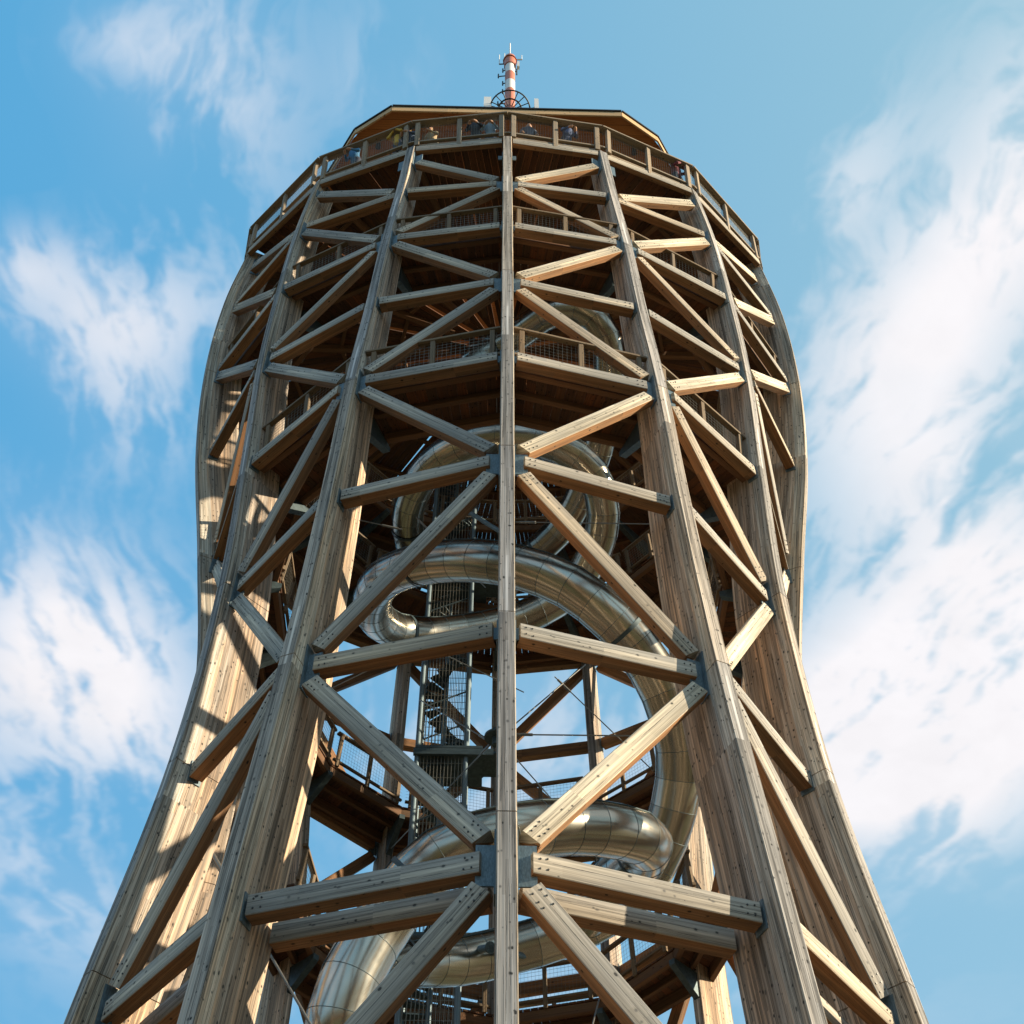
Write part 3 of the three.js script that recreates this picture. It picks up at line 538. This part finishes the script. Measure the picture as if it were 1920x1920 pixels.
// ------------------------------------------------------------------ spiral staircase in its cage
const stair = thing('spiral_staircase', 'narrow steel spiral staircase in a wire cage behind the slide', 'staircase', [-1.50, 0, -4.6]);
{
  const hw = 0.66, Htop = 38.3 + CAMH;
  for (const [x, z] of [[-hw, -hw], [hw, -hw], [hw, hw], [-hw, hw]]) part('corner_pipe', rod(V(x, 0, z), V(x, Htop, z), 0.07, 14), M.zinc, stair);
  part('newel_pole', rod(V(0, 0, 0), V(0, Htop, 0), 0.08, 14), M.zinc, stair);
  const wedge = new THREE.Shape(); wedge.moveTo(0.05, -0.05); for (let i = 0; i <= 4; i++) { const a = i / 4 * 30 * R; wedge.lineTo(0.62 * Math.cos(a), 0.62 * Math.sin(a)); } wedge.lineTo(0.05, 0.06); wedge.closePath();
  const wg = new THREE.ExtrudeGeometry(wedge, { depth: 0.045, bevelEnabled: false }).rotateX(-Math.PI / 2);
  let i = 0; for (let y = 0.2; y < Htop; y += 0.2, i++) { const s = part('step', wg, M.zincDark, stair); s.position.y = y; s.rotation.y = i * 22 * R; }
  for (const y of [LV[7] + 0.3, LV[5] - 1.55, LV[4] + 0.28, LV[2] + 0.28]) {
    part('landing', new THREE.BoxGeometry(2 * hw + 0.5, 0.08, 2 * hw + 0.3).translate(0.2, y, 0), M.zincDark, stair);
    part('landing_beam', timber(V(-hw - 0.1, y - 0.16, hw + 0.1), V(hw + 0.75, y - 0.16, hw + 0.1), V(0, 0, 1), 0.1, 0.22, 3, 'plain', 0.004), M.zincDark, stair);
    part('landing_plate', new THREE.BoxGeometry(0.9, 0.05, 1.0).translate(hw + 0.6, y, 0.1), M.zincDark, stair);
  }
  for (const [ax, az, bx, bz] of [[-hw, hw, hw, hw], [-hw, -hw, -hw, hw], [hw, -hw, hw, hw], [-hw, -hw, hw, -hw]]) {
    const gs = []; const a = V(ax, 0, az), b = V(bx, 0, bz);
    for (let q = 1; q < 14; q++) { const p = a.clone().lerp(b, q / 14); const g = new THREE.BoxGeometry(0.018, Htop, 0.018); g.deleteAttribute('uv'); gs.push(g.translate(p.x, Htop / 2, p.z)); }
    for (let y = 0.5; y < Htop; y += 0.5) { const m = a.clone().lerp(b, 0.5); const g = new THREE.BoxGeometry(Math.abs(ax - bx) + 0.012, 0.012, Math.abs(az - bz) + 0.012); g.deleteAttribute('uv'); gs.push(g.translate(m.x, y, m.z)); }
    part('cage_grid', mergeGeometries(gs), M.wire, stair);
    for (let y = 3; y < Htop; y += 4) part('cage_hoop', rod(a.clone().setY(y), b.clone().setY(y + 0.7), 0.025, 8), M.zincDark, stair);
  }
}

// ------------------------------------------------------------------ stay rods and struts that hold slide and stair
function stay(label, pts, r = 0.018) {
  const s = thing('stay_rod', label, 'stay rod', [0, 0, 0], 'steel stay rods inside the tower');
  const [a, b] = pts.map(p => Array.isArray(p) ? V(...p) : p), t = b.clone().sub(a).normalize();
  part('rod', rod(a, b, r, 8), M.cable, s);
  part('turnbuckle', rod(a.clone().addScaledVector(t, 0.12), a.clone().addScaledVector(t, 0.62), r * 2.1, 10), M.cable, s);
  return s;
}
const hub = thing('tension_hub', 'round steel plate at the tower axis where the stay rods meet', 'hub');
part('hub_plate', new THREE.CylinderGeometry(0.28, 0.28, 0.06, 24).translate(-0.06, 22.6, -0.2), M.zincDark, hub);
part('hub_boss', new THREE.CylinderGeometry(0.09, 0.09, 0.5, 16).translate(-0.06, 22.6, -0.2), M.zincDark, hub);
const hc = (dx, dz) => [-0.06 + dx, 22.6, -0.2 + dz];
stay('stay rod running right from the hub to the slide clamp', [hc(0.25, 0.1), [3.35, 22.35, 0.2]]);
stay('stay rod rising left from the hub to the stair cage', [hc(-0.2, -0.1), [-2.2, 27.2, -3.8]]);
stay('stay rod rising right from the hub towards the gallery', [hc(0.2, 0.15), [2.4, 27.2, -2.3]]);
stay('stay rod from the hub forward to the middle of the slide loop', [hc(0, 0.25), [0.4, 24.3, 3.6]]);
stay('stay rod crossing below the upper slide loop on the right', [[0.4, 29.8, 0.6], at(3, IN, 27.2)], 0.016);
stay('stay rod crossing the sky between the back columns', [[1.6, 27.6, -3.2], at(6, IN, 24.9)], 0.016);
stay('thin stay rod at lower left from column to slide', [at(-2, IN, 15.4), [-2.3, 11.4, 4.9]], 0.022);
stay('stay rod at lower right from gallery to column', [at(7, IN, 21), [1.7, 15.2, -2.2]], 0.02);
stay('stay rod at left from gallery post to slide', [at(-5, IN - 0.2, 25.2), [-2.1, 27.6, -2.0]], 0.016);
stay('thin stay rod in the upper left bay behind the slide', [[-2.9, 31.6, -1.2], at(-4, IN, 31.6)], 0.016);
stay('stay rod from the hub towards the back column right of centre', [hc(0.15, -0.2), at(7, IN, 24.6)], 0.016);
stay('stay rod from the hub towards the back column left of centre', [hc(-0.1, -0.2), at(-7, IN, 24.6)], 0.016);
stay('stay rod slanting across the opening of the middle slide loop', [[-2.3, 27.6, -1.9], [0.7, 26.2, -2.4]], 0.016);
stay('stay rod hanging below the upper slide loop left of centre', [[-2.6, 33.2, -2.0], [-0.4, 30.2, -2.2]], 0.016);
stay('stay rod from the right slide leg back to a column', [[3.5, 21.4, 2.3], at(5, IN, 23.2)], 0.018);
function strut(label, a, b, r) { const s = thing('slide_strut', label, 'strut', [0, 0, 0], 'steel pipe struts under the slide'); part('pipe', rod(V(...a), V(...b), r, 14), M.zinc, s); part('end_flange', rod(V(...b), V(...b).lerp(V(...a), 0.02), r * 1.6, 14), M.zincDark, s); }
strut('galvanised pipe strut left of the front column near the bottom', [-0.98, 17.2, -0.9], [-0.12, 16.6, 0.3], 0.075);
strut('galvanised pipe strut right of the front column near the bottom', [0.9, 17.1, -0.9], [0.1, 16.6, 0.2], 0.065);
strut('galvanised pipe strut inside the upper slide loop', [-0.9, 31.7, -0.6], [0.2, 30.4, -0.4], 0.07);

// ------------------------------------------------------------------ people on the viewing deck
function personMesh(pose, cols) {
  // joints in metres, y up, facing +z, feet at 0
  const lean = pose === 'lean';
  const hip = [0, 0.93, 0], chest = lean ? [0, 1.30, 0.14] : [0, 1.34, 0.02], neck = lean ? [0, 1.46, 0.22] : [0, 1.50, 0.03], head = lean ? [0, 1.60, 0.29] : [0, 1.64, 0.05];
  const sh = s => [s * 0.185, chest[1] + 0.09, chest[2]];
  const el = s => lean ? [s * 0.26, 1.10, 0.20] : pose === 'photo' ? [s * 0.25, 1.26, 0.25] : [s * 0.25, 1.14, 0.02];
  const ha = s => lean ? [s * 0.12, 1.06, 0.40] : pose === 'photo' ? [s * 0.06, 1.52, 0.28] : [s * 0.24, 0.90, 0.14];
  const B = [];
  const bone = (a, b, ra, rb, c) => B.push([a, b, ra, rb, c]);
  bone(hip, chest, 0.15, 0.165, 1); bone([-0.09, chest[1] + 0.05, chest[2]], [0.09, chest[1] + 0.05, chest[2]], 0.11, 0.11, 1); bone([-0.07, 0.95, 0], [0.07, 0.95, 0], 0.125, 0.125, 2);
  bone(chest, neck, 0.09, 0.055, 1); bone(neck, [head[0], head[1] - 0.03, head[2]], 0.052, 0.055, 0);
  bone([0, head[1] - 0.04, head[2] + 0.01], [0, head[1] + 0.045, head[2]], 0.075, 0.088, 0); bone([0, head[1] - 0.01, head[2] + 0.09], [0, head[1] - 0.025, head[2] + 0.10], 0.014, 0.017, 0);
  for (const s of [-1, 1]) {
    bone([s * 0.088, head[1], head[2]], [s * 0.09, head[1] - 0.02, head[2]], 0.02, 0.016, 0);
    bone(sh(s), el(s), 0.058, 0.045, 1); bone(el(s), ha(s), 0.043, 0.032, 1);
    const h = ha(s), e = el(s), d = V(h[0] - e[0], h[1] - e[1], h[2] - e[2]).normalize(); const q = (f, l, r) => { const w = V(s * f, 0.2 * f, 0); const a = [h[0] + d.x * 0.05 + w.x, h[1] + d.y * 0.05 + w.y, h[2] + d.z * 0.05]; bone(a, [a[0] + d.x * l, a[1] + d.y * l - 0.02, a[2] + d.z * l], r, r * 0.8, 0); };
    bone(h, [h[0] + d.x * 0.07, h[1] + d.y * 0.07, h[2] + d.z * 0.07], 0.034, 0.036, 0);
    q(-0.028, 0.085, 0.011); q(-0.009, 0.095, 0.011); q(0.010, 0.09, 0.011); q(0.028, 0.075, 0.010); bone([h[0] - s * 0.03, h[1], h[2]], [h[0] - s * 0.055 + d.x * 0.05, h[1] + d.y * 0.05, h[2] + d.z * 0.05], 0.013, 0.011, 0);
    bone([s * 0.09, 0.9, 0], [s * 0.105, 0.49, 0.02], 0.085, 0.06, 2); bone([s * 0.105, 0.49, 0.02], [s * 0.11, 0.09, -0.02], 0.058, 0.042, 2); bone([s * 0.11, 0.045, -0.04], [s * 0.12, 0.035, 0.14], 0.045, 0.035, 3);
  }
  const N = 60, sx = 0.45, sy = 0.95, sz = 0.7, mc = new MarchingCubes(N, new THREE.MeshBasicMaterial(), false, false, 60000); mc.isolation = 0;
  const cap = (p, b) => { const ax = b[0][0], ay = b[0][1], az = b[0][2], dx = b[1][0] - ax, dy = b[1][1] - ay, dz = b[1][2] - az, px = p[0] - ax, py = p[1] - ay, pz = p[2] - az; const t = clamp01((px * dx + py * dy + pz * dz) / (dx * dx + dy * dy + dz * dz + 1e-9)); return Math.hypot(px - dx * t, py - dy * t, pz - dz * t) - lerp(b[2], b[3], t); };
  const pos = (i, j, k) => [(i - N / 2) / (N / 2) * sx, (j - N / 2) / (N / 2) * sy + 0.88, (k - N / 2) / (N / 2) * sz + 0.15];
  for (let k = 0; k < N; k++) for (let j = 0; j < N; j++) for (let i = 0; i < N; i++) {
    const p = pos(i, j, k); let d = 9; const kk = 0.035;
    for (const b of B) { const q = cap(p, b); if (q > d + 0.1) continue; const h = clamp01(0.5 + 0.5 * (d - q) / kk); d = lerp(d, q, h) - kk * h * (1 - h); }
    mc.field[i + j * N + k * N * N] = -d;
  }
  mc.update();
  const cnt = mc.geometry.drawRange.count || mc.count, P = new Float32Array(cnt * 3), C = new Float32Array(cnt * 3);
  for (let v = 0; v < cnt; v++) {
    const x = mc.positionArray[v * 3] * sx, y = mc.positionArray[v * 3 + 1] * sy + 0.88, z = mc.positionArray[v * 3 + 2] * sz + 0.15;
    P[v * 3] = x; P[v * 3 + 1] = y; P[v * 3 + 2] = z;
    let best = 9, ci = 1; for (const b of B) { const q = cap([x, y, z], b); if (q < best) { best = q; ci = b[4]; } }
    const c = cols[ci]; C[v * 3] = c[0]; C[v * 3 + 1] = c[1]; C[v * 3 + 2] = c[2];
  }
  const g = new THREE.BufferGeometry(); g.setAttribute('position', new THREE.BufferAttribute(P, 3)); g.setAttribute('color', new THREE.BufferAttribute(C, 3)); g.computeVertexNormals();
  return { g, head };
}
const skinC = [0.52, 0.30, 0.20], clothMat = new THREE.MeshStandardMaterial({ vertexColors: true, roughness: 0.85 });
const folk = [
  [-4.78, 6.19, 'lean', [[0.06, 0.20, 0.38], [0.05, 0.06, 0.1]], [0.05, 0.025, 0.015], 'person in a dark blue jacket leaning on the railing at far left'],
  [-3.42, 6.80, 'photo', [[0.52, 0.32, 0.05], [0.04, 0.05, 0.09]], [0.45, 0.25, 0.04], 'person in a yellow jacket raising a camera at the left railing'],
  [-2.98, 6.80, 'lean', [[0.10, 0.14, 0.22], [0.05, 0.05, 0.06]], [0.55, 0.34, 0.06], 'person in navy with yellow cap beside the yellow jacket'],
  [-2.34, 6.82, 'lean', [[0.55, 0.42, 0.25], [0.3, 0.25, 0.18]], [0.58, 0.42, 0.22], 'person with light blond hair, alone left of the front column'],
  [-0.98, 7.14, 'lean', [[0.05, 0.06, 0.08], [0.06, 0.07, 0.1]], [0.03, 0.02, 0.02], 'dark haired person in black nearest left of the front column'],
  [-0.52, 7.12, 'lean', [[0.36, 0.50, 0.62], [0.08, 0.1, 0.16]], [0.35, 0.33, 0.3], 'person in a pale blue jacket nearest the front column'],
  [0.68, 7.15, 'stand', [[0.12, 0.14, 0.20], [0.04, 0.04, 0.06]], [0.42, 0.18, 0.06], 'red haired person in dark clothes just right of the front column'],
  [1.86, 7.05, 'lean', [[0.09, 0.12, 0.22], [0.04, 0.05, 0.09]], [0.40, 0.28, 0.16], 'fair haired person in navy beside the second post right of centre'],
  [5.45, 5.94, 'photo', [[0.16, 0.04, 0.05], [0.03, 0.05, 0.08]], [0.06, 0.04, 0.03], 'person in a dark red top with raised arms at the right railing']];
for (const [x, z, pose, [shirt, legs], hair, label] of folk) {
  const p = thing('person', label, 'person', [x, 38.42 + CAMH, z], 'visitors on the viewing deck');
  const { g, head } = personMesh(pose, [skinC, shirt, legs, [0.04, 0.035, 0.03]]);
  part('body', g, clothMat, p);
  const hg = new THREE.SphereGeometry(0.103, 20, 14, 0, 2 * Math.PI, 0, 1.75); hg.scale(0.95, 1.08, 1.05); hg.rotateX(-0.55); hg.translate(0, head[1] + 0.025, head[2] - 0.012);
  part('hair', hg, new THREE.MeshStandardMaterial({ color: new THREE.Color().setRGB(...hair), roughness: 0.8 }), p);
  p.rotation.y = Math.atan2(x, z) + rr(-0.25, 0.25);
}

scene.traverse(o => { if (o.isMesh) { o.castShadow = true; o.receiveShadow = true; } });
renderer.render(scene, camera);
